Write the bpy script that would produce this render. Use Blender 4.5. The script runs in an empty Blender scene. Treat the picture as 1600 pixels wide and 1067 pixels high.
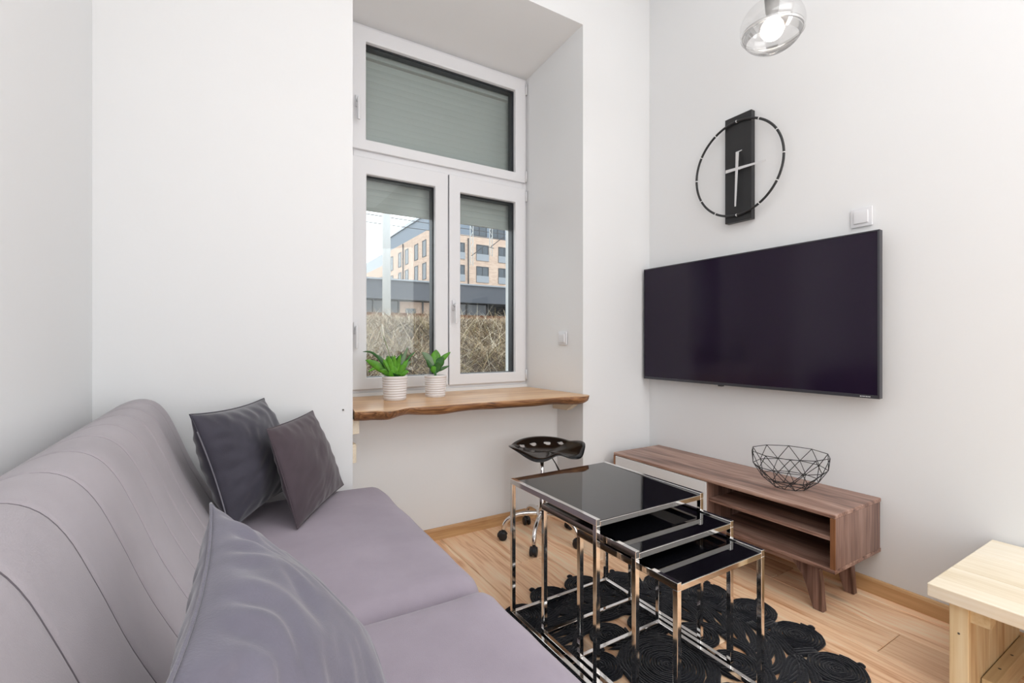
import bpy, math, random
from mathutils import Vector, Matrix, noise
random.seed(7)
S = bpy.context.scene
COL = S.collection
PI = math.pi

# ------------------------------------------------------------------ camera, world, lights, exposure
FPX = 736.0
YAW = math.atan(446 / 736)            # the room's depth axis leaves the frame centre by this angle
CAM_H = 1.065
cd = bpy.data.cameras.new('camera')
cd.sensor_width = 36.0
cd.lens = 36.0 * FPX / 1600
cd.clip_start = 0.02
cd.clip_end = 400
cam = bpy.data.objects.new('camera', cd)
COL.objects.link(cam)
cam.location = (0, 0, CAM_H)
cam.rotation_euler = (PI / 2, 0, -YAW)
S.camera = cam
S.view_settings.view_transform = 'Standard'
S.view_settings.look = 'None'
S.view_settings.gamma = 1
S.view_settings.use_curve_mapping = False
S.view_settings.exposure = 0.0

w = bpy.data.worlds.new('overcast_sky')
S.world = w
w.use_nodes = True
bg = w.node_tree.nodes['Background']
bg.inputs[0].default_value = (0.93, 0.96, 1.0, 1)
bg.inputs[1].default_value = 2.3


def area(name, loc, rot, sx, sy, power, col=(1, 1, 1)):
    l = bpy.data.lights.new(name, 'AREA')
    l.shape = 'RECTANGLE'
    l.size, l.size_y = sx, sy
    l.energy = power
    l.color = col
    o = bpy.data.objects.new(name, l)
    COL.objects.link(o)
    o.location = loc
    o.rotation_euler = rot
    return o


# flash bounced off the white ceiling, plus added fill lights overhead and behind the viewer
area('ceiling_bounce', (0.95, -0.5, 2.55), (PI, 0, 0), 1.6, 2.4, 37, (0.955, 0.98, 1.0))
area('overhead_fill', (1.0, -1.2, 3.28), (0, 0, 0), 2.2, 2.4, 24, (0.955, 0.98, 1.0))  # added unseen overhead fill that brightens the floor
area('side_fill', (-0.3, -1.2, 1.15), (PI / 2, 0, -0.85), 1.4, 2.0, 18, (0.955, 0.98, 1.0))  # added softbox fill for the right wall and niche side
area('side_fill', (2.25, -1.3, 1.35), (PI / 2, 0, 0.80), 1.4, 2.2, 41, (0.955, 0.98, 1.0))  # added softbox fill for the left wall

# ------------------------------------------------------------------ helpers


def link(o, parent=None):
    COL.objects.link(o)
    if parent is not None:
        o.parent = parent
    return o


def wloc(o):
    v = Vector((0, 0, 0))
    while o is not None:
        v += Vector(o.location)
        o = o.parent
    return v


def thing(name, loc, label, cat, group=None):
    o = bpy.data.objects.new(name, None)
    o.empty_display_size = 0.1
    link(o)
    o.location = loc
    return tag(o, label, cat, group)


def tag(o, label, cat, group=None):
    o['label'] = label
    o['category'] = cat
    if group:
        o['group'] = group
    return o


class MB:
    def __init__(s):
        s.v, s.f, s.sm = [], [], []

    def add(s, vs, fs, smooth=False):
        n = len(s.v)
        s.v += [tuple(p) for p in vs]
        s.f += [tuple(i + n for i in f) for f in fs]
        s.sm += [smooth] * len(fs)
        return s

    def box(s, x0, x1, y0, y1, z0, z1):
        return s.add([(x0, y0, z0), (x1, y0, z0), (x1, y1, z0), (x0, y1, z0), (x0, y0, z1), (x1, y0, z1), (x1, y1, z1), (x0, y1, z1)],
                     [(0, 3, 2, 1), (4, 5, 6, 7), (0, 1, 5, 4), (1, 2, 6, 5), (2, 3, 7, 6), (3, 0, 4, 7)])

    def prism(s, poly, a0, a1, axis='z'):
        """poly = 2D points of the cross-section, extruded along axis from a0 to a1"""
        def P(p, a):
            return {'z': (p[0], p[1], a), 'y': (p[0], a, p[1]), 'x': (a, p[0], p[1])}[axis]
        n = len(poly)
        fs = [tuple(range(n))[::-1], tuple(range(n, 2 * n))]
        fs += [(i, (i + 1) % n, n + (i + 1) % n, n + i) for i in range(n)]
        return s.add([P(p, a0) for p in poly] + [P(p, a1) for p in poly], fs)

    def tube(s, pts, r, n=8, closed=False, cap=True, flat=1.0, smooth=True):
        """sweep; r a number or a list of radii; flat squashes the section vertically"""
        pts = [Vector(p) for p in pts]
        m = len(pts)
        rs = r if isinstance(r, (list, tuple)) else [r] * m
        vs = []
        pu = None
        for i, p in enumerate(pts):
            if closed:
                t = pts[(i + 1) % m] - pts[i - 1]
            else:
                t = pts[min(i + 1, m - 1)] - pts[max(i - 1, 0)]
            t = t.normalized() if t.length > 1e-9 else Vector((0, 0, 1))
            if pu is None:
                up = Vector((0, 0, 1)) if abs(t.z) < 0.9 else Vector((1, 0, 0))
                u = t.cross(up).normalized()
            else:
                u = (pu - t * pu.dot(t)).normalized()
            pu = u
            v = u.cross(t)
            for k in range(n):
                a = 2 * PI * k / n
                vs.append(p + u * math.cos(a) * rs[i] + v * math.sin(a) * rs[i] * flat)
        fs = []
        for i in range(m if closed else m - 1):
            a, b = i * n, ((i + 1) % m) * n
            for k in range(n):
                fs.append((a + k, a + (k + 1) % n, b + (k + 1) % n, b + k))
        if cap and not closed:
            fs.append(tuple(range(n))[::-1])
            fs.append(tuple(range((m - 1) * n, m * n)))
        return s.add(vs, fs, smooth)

    def lathe(s, prof, c=(0, 0, 0), n=32, smooth=True, cap=True):
        vs, fs = [], []
        for (r, z) in prof:
            for k in range(n):
                a = 2 * PI * k / n
                vs.append((c[0] + r * math.cos(a), c[1] + r * math.sin(a), c[2] + z))
        for i in range(len(prof) - 1):
            for k in range(n):
                fs.append((i * n + k, i * n + (k + 1) % n, (i + 1) * n + (k + 1) % n, (i + 1) * n + k))
        if cap:
            fs.append(tuple(range(n))[::-1])
            fs.append(tuple(range((len(prof) - 1) * n, len(prof) * n)))
        return s.add(vs, fs, smooth)

    def build(s, name, mat, parent=None, bevel=0, seg=2, subd=0, origin=None, kind=None):
        if parent is not None:
            o0 = wloc(parent)
        elif origin is not None:
            o0 = Vector(origin)
        else:
            xs = [p[0] for p in s.v]; ys = [p[1] for p in s.v]; zs = [p[2] for p in s.v]
            o0 = Vector(((min(xs) + max(xs)) / 2, (min(ys) + max(ys)) / 2, min(zs)))
        me = bpy.data.meshes.new(name)
        me.from_pydata([(p[0] - o0.x, p[1] - o0.y, p[2] - o0.z) for p in s.v], [], s.f)
        me.polygons.foreach_set('use_smooth', s.sm)
        me.update()
        if mat:
            me.materials.append(mat)
        o = bpy.data.objects.new(name, me)
        link(o, parent)
        if parent is None:
            o.location = o0
        if bevel:
            b = o.modifiers.new('bevel', 'BEVEL')
            b.width = bevel
            b.segments = seg
            b.limit_method = 'ANGLE'
            b.angle_limit = math.radians(40)
        if subd:
            b = o.modifiers.new('subd', 'SUBSURF')
            b.levels = b.render_levels = subd
        if kind:
            o['kind'] = kind
        return o


def structure(o):
    o['kind'] = 'structure'
    return o


def rbox(x0, x1, y0, y1, z0, z1, r, n=18, puff=0.0, mb=None, wr=0.0):
    """box with round edges and a softly crowned top"""
    mb = mb or MB()

    def lin(a, b):
        out = [a + (b - a) * 0.5 * (1 - math.cos(PI * i / n)) for i in range(n + 1)]
        return out
    cx, cy, cz = (x0 + x1) / 2, (y0 + y1) / 2, (z0 + z1) / 2

    def M(p):
        q = Vector((min(max(p[0], x0 + r), x1 - r), min(max(p[1], y0 + r), y1 - r), min(max(p[2], z0 + r), z1 - r)))
        d = Vector(p) - q
        if d.length > 1e-9:
            q = q + d.normalized() * r
        if puff and q.z > cz:
            u = (q.x - cx) / (x1 - x0) * 2
            v = (q.y - cy) / (y1 - y0) * 2
            q.z += puff * (1 - u * u) * (1 - v * v) * (q.z - cz) / (z1 - cz)
        if wr:
            q += Vector((1, .3, 1)) * wr * noise.noise(q * 7)
        return q
    for ax in range(3):
        for side in (0, 1):
            lo = [(x0, x1), (y0, y1), (z0, z1)]
            a, b = [i for i in range(3) if i != ax]
            A, B = lin(*lo[a]), lin(*lo[b])
            vs = []
            for va in A:
                for vb in B:
                    p = [0, 0, 0]
                    p[ax] = lo[ax][side]; p[a] = va; p[b] = vb
                    vs.append(M(p))
            fs = []
            flip = (side == 1) != (ax == 1)
            for i in range(n):
                for j in range(n):
                    f = (i * (n + 1) + j, (i + 1) * (n + 1) + j, (i + 1) * (n + 1) + j + 1, i * (n + 1) + j + 1)
                    fs.append(f if flip else f[::-1])
            mb.add(vs, fs, True)
    return mb


def weld(o, d=1e-5):
    import bmesh
    bm = bmesh.new()
    bm.from_mesh(o.data)
    bmesh.ops.remove_doubles(bm, verts=bm.verts, dist=d)
    bm.to_mesh(o.data)
    bm.free()
    return o


def crom(pts, m=6, closed=False):
    P = [Vector(p) for p in pts]
    out = []
    n = len(P)
    rng = n if closed else n - 1
    for i in range(rng):
        p0 = P[(i - 1) % n] if closed or i > 0 else P[0]
        p1, p2 = P[i], P[(i + 1) % n]
        p3 = P[(i + 2) % n] if closed or i + 2 < n else P[-1]
        for k in range(m):
            t = k / m
            out.append(0.5 * ((2 * p1) + (p2 - p0) * t + (2 * p0 - 5 * p1 + 4 * p2 - p3) * t * t + (3 * p1 - p0 - 3 * p2 + p3) * t ** 3))
    if not closed:
        out.append(P[-1])
    return out


# ------------------------------------------------------------------ materials
def srgb(r, g, b):
    def f(c):
        c /= 255
        return c / 12.92 if c <= 0.04045 else ((c + 0.055) / 1.055) ** 2.4
    return (f(r), f(g), f(b), 1)


def mat(name, col, rough=0.5, metal=0.0, spec=0.5, sheen=0, bump=0, bscale=50, coat=0, var=0, vscale=3, emis=0):
    m = bpy.data.materials.new(name)
    m.use_nodes = True
    nt = m.node_tree
    b = nt.nodes['Principled BSDF']
    b.inputs['Base Color'].default_value = col
    b.inputs['Roughness'].default_value = rough
    b.inputs['Metallic'].default_value = metal
    b.inputs['Specular IOR Level'].default_value = spec
    b.inputs['Sheen Weight'].default_value = sheen
    b.inputs['Sheen Roughness'].default_value = 0.4
    b.inputs['Coat Weight'].default_value = coat
    tc = nt.nodes.new('ShaderNodeTexCoord')
    if bump:
        nz = nt.nodes.new('ShaderNodeTexNoise')
        nz.inputs['Scale'].default_value = bscale
        nz.inputs['Detail'].default_value = 4
        bp = nt.nodes.new('ShaderNodeBump')
        bp.inputs['Strength'].default_value = bump
        bp.inputs['Distance'].default_value = 0.002
        nt.links.new(tc.outputs['Object'], nz.inputs['Vector'])
        nt.links.new(nz.outputs['Fac'], bp.inputs['Height'])
        nt.links.new(bp.outputs[0], b.inputs['Normal'])
    if var:
        nz = nt.nodes.new('ShaderNodeTexNoise')
        nz.inputs['Scale'].default_value = vscale
        nz.inputs['Detail'].default_value = 5
        nz.inputs['Roughness'].default_value = 0.6
        rp = nt.nodes.new('ShaderNodeValToRGB')
        rp.color_ramp.elements[0].position = 0.3
        rp.color_ramp.elements[1].position = 0.7
        rp.color_ramp.elements[0].color = tuple(c * (1 - var) for c in col[:3]) + (1,)
        rp.color_ramp.elements[1].color = tuple(min(1, c * (1 + var)) for c in col[:3]) + (1,)
        nt.links.new(tc.outputs['Object'], nz.inputs['Vector'])
        nt.links.new(nz.outputs['Fac'], rp.inputs[0])
        nt.links.new(rp.outputs[0], b.inputs['Base Color'])
    if emis:
        b.inputs['Emission Color'].default_value = col
        b.inputs['Emission Strength'].default_value = emis
    return m


def wood(name, dark, mid, light, axis='y', scale=1.0, rough=0.45, rings=0.5, knots=0.0, rnd=False, contrast=1.0):
    """grain drawn out along one axis"""
    m = bpy.data.materials.new(name)
    m.use_nodes = True
    nt = m.node_tree
    N, L = nt.nodes, nt.links
    b = N['Principled BSDF']
    b.inputs['Roughness'].default_value = rough
    tc = N.new('ShaderNodeTexCoord')
    src = tc.outputs['Object']
    if rnd:
        oi = N.new('ShaderNodeObjectInfo')
        mu = N.new('ShaderNodeVectorMath'); mu.operation = 'SCALE'
        cb = N.new('ShaderNodeCombineXYZ')
        for k in range(3):
            L.new(oi.outputs['Random'], cb.inputs[k])
        L.new(cb.outputs[0], mu.inputs[0]); mu.inputs['Scale'].default_value = 37.0
        ad = N.new('ShaderNodeVectorMath'); ad.operation = 'ADD'
        L.new(src, ad.inputs[0]); L.new(mu.outputs[0], ad.inputs[1])
        src = ad.outputs[0]
    # slow warp for wandering grain
    wn = N.new('ShaderNodeTexNoise'); wn.inputs['Scale'].default_value = 2.2 * scale; wn.inputs['Detail'].default_value = 2
    L.new(src, wn.inputs['Vector'])
    ws = N.new('ShaderNodeVectorMath'); ws.operation = 'SCALE'; ws.inputs['Scale'].default_value = 0.10 / scale
    L.new(wn.outputs['Color'], ws.inputs[0])
    wa = N.new('ShaderNodeVectorMath'); wa.operation = 'ADD'
    L.new(src, wa.inputs[0]); L.new(ws.outputs[0], wa.inputs[1])
    mp = N.new('ShaderNodeMapping')
    sc = [14 * scale] * 3
    sc['xyz'.index(axis)] = 0.9 * scale
    mp.inputs['Scale'].default_value = sc
    L.new(wa.outputs[0], mp.inputs[0])
    n1 = N.new('ShaderNodeTexNoise'); n1.inputs['Scale'].default_value = 1.0; n1.inputs['Detail'].default_value = 3; n1.inputs['Roughness'].default_value = 0.55
    n1.inputs['Distortion'].default_value = rings
    L.new(mp.outputs[0], n1.inputs['Vector'])
    mp2 = N.new('ShaderNodeMapping')
    sc2 = [110 * scale] * 3
    sc2['xyz'.index(axis)] = 3.0 * scale
    mp2.inputs['Scale'].default_value = sc2
    L.new(src, mp2.inputs[0])
    n2 = N.new('ShaderNodeTexNoise'); n2.inputs['Scale'].default_value = 1.0; n2.inputs['Detail'].default_value = 3
    L.new(mp2.outputs[0], n2.inputs['Vector'])
    mx = N.new('ShaderNodeMath'); mx.operation = 'MULTIPLY_ADD'
    L.new(n2.outputs['Fac'], mx.inputs[0]); mx.inputs[1].default_value = 0.35
    mm = N.new('ShaderNodeMath'); mm.operation = 'MULTIPLY'
    L.new(n1.outputs['Fac'], mm.inputs[0]); mm.inputs[1].default_value = 0.65
    L.new(mm.outputs[0], mx.inputs[2])
    rp = N.new('ShaderNodeValToRGB')
    e = rp.color_ramp.elements
    h = 0.16 / contrast
    e[0].position = 0.5 - h; e[0].color = dark
    e[1].position = 0.5 + h; e[1].color = light
    q = e.new(0.5); q.color = mid
    L.new(mx.outputs[0], rp.inputs[0])
    out = rp.outputs[0]
    if knots:
        mk = N.new('ShaderNodeMapping')
        s3 = [5.5] * 3
        s3['xyz'.index(axis)] = 2.2
        mk.inputs['Scale'].default_value = s3
        L.new(wa.outputs[0], mk.inputs[0])
        vo = N.new('ShaderNodeTexVoronoi'); vo.inputs['Scale'].default_value = 1.0
        L.new(mk.outputs[0], vo.inputs['Vector'])
        kr = N.new('ShaderNodeValToRGB')
        kr.color_ramp.elements[0].position = 0.03; kr.color_ramp.elements[0].color = (knots, knots, knots, 1)
        kr.color_ramp.elements[1].position = 0.15; kr.color_ramp.elements[1].color = (0, 0, 0, 1)
        L.new(vo.outputs['Distance'], kr.inputs[0])
        mi = N.new('ShaderNodeMixRGB')
        L.new(kr.outputs[0], mi.inputs[0]); L.new(out, mi.inputs[1])
        mi.inputs[2].default_value = tuple(c * 0.4 for c in dark[:3]) + (1,)
        out = mi.outputs[0]
    if rnd:
        hv = N.new('ShaderNodeHueSaturation')
        mr = N.new('ShaderNodeMapRange')
        mr.inputs['To Min'].default_value = 0.88; mr.inputs['To Max'].default_value = 1.12
        L.new(oi.outputs['Random'], mr.inputs['Value']); L.new(mr.outputs[0], hv.inputs['Value'])
        L.new(out, hv.inputs['Color'])
        out = hv.outputs[0]
    L.new(out, b.inputs['Base Color'])
    bp = N.new('ShaderNodeBump'); bp.inputs['Strength'].default_value = 0.15; bp.inputs['Distance'].default_value = 0.001
    L.new(n2.outputs['Fac'], bp.inputs['Height']); L.new(bp.outputs[0], b.inputs['Normal'])
    return m


def thin_glass(name, tint=(1, 1, 1, 1), ior=1.45, rough=0.0):
    m = bpy.data.materials.new(name)
    m.use_nodes = True
    nt = m.node_tree
    N, L = nt.nodes, nt.links
    N.remove(N['Principled BSDF'])
    t = N.new('ShaderNodeBsdfTransparent'); t.inputs[0].default_value = tint
    g = N.new('ShaderNodeBsdfGlossy'); g.inputs['Roughness'].default_value = rough
    fr = N.new('ShaderNodeFresnel'); fr.inputs[0].default_value = ior
    mx = N.new('ShaderNodeMixShader')
    L.new(fr.outputs[0], mx.inputs[0]); L.new(t.outputs[0], mx.inputs[1]); L.new(g.outputs[0], mx.inputs[2])
    L.new(mx.outputs[0], N['Material Output'].inputs[0])
    return m


M_wall = mat('white_wall_paint', (0.85, 0.855, 0.86, 1), 0.75, bump=0.12, bscale=60, spec=0.25)
M_ceil = mat('ceiling_paint', (0.86, 0.86, 0.86, 1), 0.8)
M_pvc = mat('white_upvc', (0.80, 0.80, 0.82, 1), 0.3)
M_gasket = mat('dark_gasket', srgb(52, 54, 60), 0.4)
M_glass = thin_glass('window_glass', (0.97, 0.985, 0.98, 1), 1.25)
M_slat = mat('shutter_grey', srgb(218, 218, 216), 0.5)
M_plastic = mat('white_plastic', (0.78, 0.78, 0.80, 1), 0.3)
M_oak = wood('oak_plank', srgb(206, 146, 102), srgb(249, 206, 166), srgb(255, 230, 198), 'y', 1.0, 0.42, 1.4, knots=0.7, rnd=True, contrast=0.95)
M_board = wood('oak_baseboard', srgb(176, 132, 88), srgb(204, 160, 112), srgb(220, 180, 132), 'y', 1.2, 0.45, 0.4)
M_boardx = wood('oak_baseboard_cross', srgb(176, 132, 88), srgb(204, 160, 112), srgb(220, 180, 132), 'x', 1.2, 0.45, 0.4)
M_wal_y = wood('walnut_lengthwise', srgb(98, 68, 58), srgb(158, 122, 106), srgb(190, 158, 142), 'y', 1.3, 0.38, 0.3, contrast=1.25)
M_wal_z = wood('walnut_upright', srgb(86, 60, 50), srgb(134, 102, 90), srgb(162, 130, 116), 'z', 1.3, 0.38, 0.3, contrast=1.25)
M_wal_e = wood('walnut_edge', srgb(120, 76, 48), srgb(146, 98, 66), srgb(166, 118, 84), 'z', 1.3, 0.4, 0.2)
M_pine = wood('pale_pine', srgb(222, 204, 174), srgb(238, 224, 200), srgb(246, 236, 218), 'y', 0.9, 0.5, 0.6, knots=0.3)
M_pinez = wood('pale_pine_upright', srgb(196, 156, 108), srgb(230, 204, 160), srgb(242, 224, 188), 'z', 0.9, 0.5, 0.8, knots=0.5)
M_pinex = wood('pale_pine_cross', srgb(200, 170, 124), srgb(222, 198, 156), srgb(234, 216, 180), 'x', 0.9, 0.5, 0.6)
M_sill = wood('live_edge_slab', srgb(176, 124, 76), srgb(212, 164, 114), srgb(232, 194, 150), 'x', 0.8, 0.28, 1.0, knots=0.4)
M_bark = wood('live_edge_bark', srgb(84, 52, 30), srgb(134, 90, 56), srgb(176, 128, 84), 'x', 1.6, 0.5, 1.5, contrast=1.3)
M_chrome = mat('polished_chrome', (0.80, 0.79, 0.78, 1), 0.07, metal=1.0)
M_blackglass = mat('black_glass', (0.003, 0.003, 0.004, 1), 0.02, spec=1.0)
M_sofa = mat('mauve_grey_velour', srgb(168, 161, 166), 0.9, spec=0.12, sheen=0.2, bump=0.25, bscale=500, var=0.07, vscale=5)
M_seat = mat('mauve_grey_velour_seat', srgb(160, 150, 161), 0.9, spec=0.12, sheen=0.2, bump=0.25, bscale=500, var=0.09, vscale=4)
M_pilA = mat('charcoal_velvet', srgb(68, 66, 76), 0.7, spec=0.2, sheen=0.5, bump=0.2, bscale=300, var=0.18, vscale=9)
M_pilB = mat('plum_grey_velvet', srgb(80, 70, 76), 0.8, spec=0.15, sheen=0.35, bump=0.2, bscale=300, var=0.10, vscale=9)
M_pilC = mat('slate_grey_velvet', srgb(108, 105, 117), 0.8, spec=0.15, sheen=0.4, bump=0.2, bscale=300, var=0.14, vscale=7)
M_zip = mat('zip_tape', srgb(120, 118, 126), 0.5)
M_screen = mat('tv_screen', (0.016, 0.009, 0.024, 1), 0.12, spec=0.30)
M_bezel = mat('tv_bezel', srgb(74, 74, 80), 0.35, metal=0.5)
M_tvback = mat('tv_back', srgb(30, 30, 32), 0.5)
M_black = mat('satin_black', srgb(36, 36, 38), 0.4)
M_blackgloss = mat('gloss_black_enamel', (0.004, 0.004, 0.005, 1), 0.12, spec=0.4, coat=0.0)
M_rubber = mat('castor_black', srgb(28, 28, 32), 0.45)
M_silver = mat('silver_hand', (0.80, 0.80, 0.81, 1), 0.3, metal=0.35)
M_white = mat('white_mark', (0.85, 0.85, 0.85, 1), 0.4)
M_wire = mat('bowl_wire', srgb(44, 42, 44), 0.4, metal=0.4)
M_rug = mat('black_cotton_braid', srgb(30, 31, 36), 0.95, spec=0.15, bump=0.9, bscale=320, var=0.35, vscale=90, sheen=0.2)
M_pot = mat('white_glazed_pot', (0.80, 0.77, 0.77, 1), 0.35)
M_soil = mat('potting_soil', srgb(52, 40, 32), 0.95, bump=1, bscale=200)
M_leaf = mat('green_leaf', srgb(92, 158, 44), 0.35, spec=0.5, var=0.35, vscale=30)
M_leaf2 = mat('dark_green_leaf', srgb(52, 104, 46), 0.3, spec=0.6, var=0.3, vscale=30)
M_leaf3 = mat('pale_green_leaf', srgb(116, 142, 110), 0.4, spec=0.5)
M_stem = mat('green_stem', srgb(120, 140, 80), 0.5)
M_spathe = mat('white_spathe', srgb(232, 232, 218), 0.5)
M_screw = mat('screw_head', srgb(90, 84, 76), 0.4, metal=0.6)

# ------------------------------------------------------------------ room shell
XL, XR, YB, YF, ZC = -0.398, 2.345, 2.15, -3.0, 3.32
YW = 2.70           # plane of the window frames
fl = MB().box(-0.6, 2.5, -3.15, 2.88, -0.15, -0.012).build('floor', M_oak, origin=(0, 0, 0))
structure(fl)
structure(MB().box(-0.6, 2.5, -3.15, 2.88, ZC, ZC + 0.15).build('ceiling', M_ceil))
structure(MB().box(-0.6, XL, -3.15, YB, -0.012, ZC).build('wall_left', M_wall))
structure(MB().box(XR, 2.5, -3.15, YB, -0.012, ZC).build('wall_right', M_wall))
structure(MB().box(XL, XR, -3.15, YF, -0.012, ZC).build('wall_front', M_wall))
wb = MB()
wb.prism([(-0.6, 2.15), (0.478, 2.15), (0.555, 2.70), (0.555, 2.88), (-0.6, 2.88)], -0.012, ZC)
wb.prism([(1.79, 2.15), (2.5, 2.15), (2.5, 2.88), (1.752, 2.88), (1.752, 2.70)], -0.012, ZC)
wb.prism([(2.15, 2.926), (2.70, 2.851), (2.88, 2.851), (2.88, ZC), (2.15, ZC)], 0.478, 1.79, 'x')
wb.box(0.50, 1.79, 2.38, 2.88, -0.012, 0.716)
wb.box(0.54, 1.76, 2.695, 2.88, 0.716, 0.776)
wb.box(1.70, 2.5, 2.84, 2.893, 0.776, 2.851)
structure(wb.build('wall_back', M_wall))

# floor planks, running into the depth of the room
PW, PL = 0.185, 1.285
seams = [2.33 - 0.045]
while seams[-1] > -0.42:
    seams.append(seams[-1] - PW)
pk = {}


def plank_mesh(wd, ln):
    key = (round(wd, 3), round(ln, 3))
    if key in pk:
        return pk[key]
    g, c = 0.0010, 0.0026
    a, b = wd / 2 - g, ln / 2 - g
    vs = [(-a, -b, -0.012), (a, -b, -0.012), (a, b, -0.012), (-a, b, -0.012),
          (-a, -b, -c), (a, -b, -c), (a, b, -c), (-a, b, -c),
          (-a + c, -b + c, 0), (a - c, -b + c, 0), (a - c, b - c, 0), (-a + c, b - c, 0)]
    fs = [(0, 3, 2, 1), (8, 9, 10, 11)]
    for k in range(4):
        j = (k + 1) % 4
        fs += [(k, j, 4 + j, 4 + k), (4 + k, 4 + j, 8 + j, 8 + k)]
    me = bpy.data.meshes.new('plank')
    me.from_pydata(vs, [], fs)
    me.materials.append(M_oak)
    pk[key] = me
    return me


rows = [(2.285, 2.345)] + [(seams[i + 1], seams[i]) for i in range(len(seams) - 1)]
offs = [0.30, 0.93, 0.12, 0.72, 0.40, 1.10, 0.22, 0.82, 0.55, 1.2, 0.05, 0.65, 0.35, 1.0, 0.5, 0.9]
for i, (a, b) in enumerate(rows):
    a = max(a, XL)
    if b - a < 0.02:
        continue
    yend = 2.38 if (a > 0.5 and b < 1.80) else YB
    y = YF - offs[i % len(offs)]
    while y < yend:
        y0, y1 = max(y, YF), min(y + PL, yend)
        if y1 - y0 > 0.03:
            o = bpy.data.objects.new('plank', plank_mesh(b - a, y1 - y0))
            link(o, fl)
            o.location = ((a + b) / 2, (y0 + y1) / 2, 0)
        y += PL

# baseboards
bb = [(0.0, 0.0), (0.015, 0.0), (0.015, 0.052), (0.010, 0.062), (0.0, 0.063)]
structure(MB().prism([(XR - x, z) for x, z in bb], YF, 2.135, 'y').build('baseboard_right', M_board))
structure(MB().prism([(2.38 - x, z) for x, z in bb], 0.515, 1.772, 'x').build('baseboard_back', M_boardx))
structure(MB().prism([(2.15 - x, z) for x, z in bb], 1.79, 2.345, 'x').build('baseboard_pier', M_boardx))
structure(MB().prism([(XL + x, z) for x, z in bb], YF, 2.135, 'y').build('baseboard_left', M_board))

# ------------------------------------------------------------------ window
WX0, WX1, WZ0, WZ1 = 0.555, 1.752, 0.776, 2.851


def ring(mb, x0, x1, z0, z1, t, y0, y1):
    """rectangular frame of four mitred members, width t"""
    if isinstance(t, (int, float)):
        t = (t, t, t, t)
    l, r, b_, tp = t
    o = [(x0, z0), (x1, z0), (x1, z1), (x0, z1)]
    i = [(x0 + l, z0 + b_), (x1 - r, z0 + b_), (x1 - r, z1 - tp), (x0 + l, z1 - tp)]
    vs = [(p[0], y0, p[1]) for p in o] + [(p[0], y0, p[1]) for p in i] + [(p[0], y1, p[1]) for p in o] + [(p[0], y1, p[1]) for p in i]
    fs = []
    for k in range(4):
        j = (k + 1) % 4
        fs += [(k, j, 4 + j, 4 + k), (8 + k, 12 + k, 12 + j, 8 + j), (k, 8 + k, 8 + j, j), (4 + k, 4 + j, 12 + j, 12 + k)]
    return mb.add(vs, fs)


win = MB()
ring(win, WX0, WX1, WZ0, WZ1, (0.05, 0.035, 0.04, 0.04), YW + 0.005, YW + 0.075)
win.box(WX0 + 0.05, WX1 - 0.035, YW + 0.005, YW + 0.07, 2.095, 2.155)
win = win.build('window_1', M_pvc, bevel=0.003)
structure(win)


def sash(x0, x1, z0, z1, gx0, gx1, gz0, gz1, hinge_x=None):
    m = MB()
    t = (gx0 - x0, x1 - gx1, gz0 - z0, z1 - gz1)
    ring(m, x0, x1, z0, z1, t, YW - 0.014, YW + 0.05)
    s = m.build('window_sash', M_pvc, win, bevel=0.005, seg=3)
    m = MB()
    ring(m, gx0 - 0.004, gx1 + 0.004, gz0 - 0.004, gz1 + 0.004, 0.0065, YW + 0.012, YW + 0.02)
    ring(m, gx0 - 0.003, gx1 + 0.003, gz0 - 0.003, gz1 + 0.003, (0.005, 0.008, 0.005, 0.008), YW + 0.025, YW + 0.074)
    m.build('gasket', M_gasket, s)
    MB().box(gx0 - 0.004, gx1 + 0.004, YW + 0.022, YW + 0.024, gz0 - 0.004, gz1 + 0.004).build('pane', M_glass, s)
    MB().box(gx0 - 0.004, gx1 + 0.004, YW + 0.042, YW + 0.044, gz0 - 0.004, gz1 + 0.004).build('pane', M_glass, s)
    return s


s1 = sash(0.585, 1.168, 0.795, 2.100, 0.673, 1.084, 0.861, 2.006)
s2 = sash(1.176, 1.735, 0.795, 2.100, 1.251, 1.656, 0.861, 1.998)
s3 = sash(0.585, 1.735, 2.140, 2.832, 0.670, 1.656, 2.200, 2.750)


def handle(parent, x, z, down=True):
    m = MB()
    y = YW - 0.014
    rbox(x - 0.013, x + 0.013, y - 0.010, y, z - 0.033, z + 0.033, 0.005, 5, mb=m)
    m.tube([(x, y - 0.008, z), (x, y - 0.035, z)], 0.009, 10)
    rbox(x - 0.009, x + 0.009, y - 0.046, y - 0.032, z - 0.115, z + 0.012, 0.006, 6, mb=m)
    m.build('window_handle', M_plastic, parent)


handle(s2, 1.205, 1.29)
handle(s1, 0.612, 1.14)
handle(s3, 0.622, 2.40)
for (x, z) in ((1.742, 2.775), (1.742, 2.185), (1.742, 2.05), (1.742, 0.84)):
    MB().tube([(x, YW - 0.012, z - 0.035), (x, YW - 0.012, z + 0.035)], 0.007, 10).build('hinge', M_plastic, win)

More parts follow.
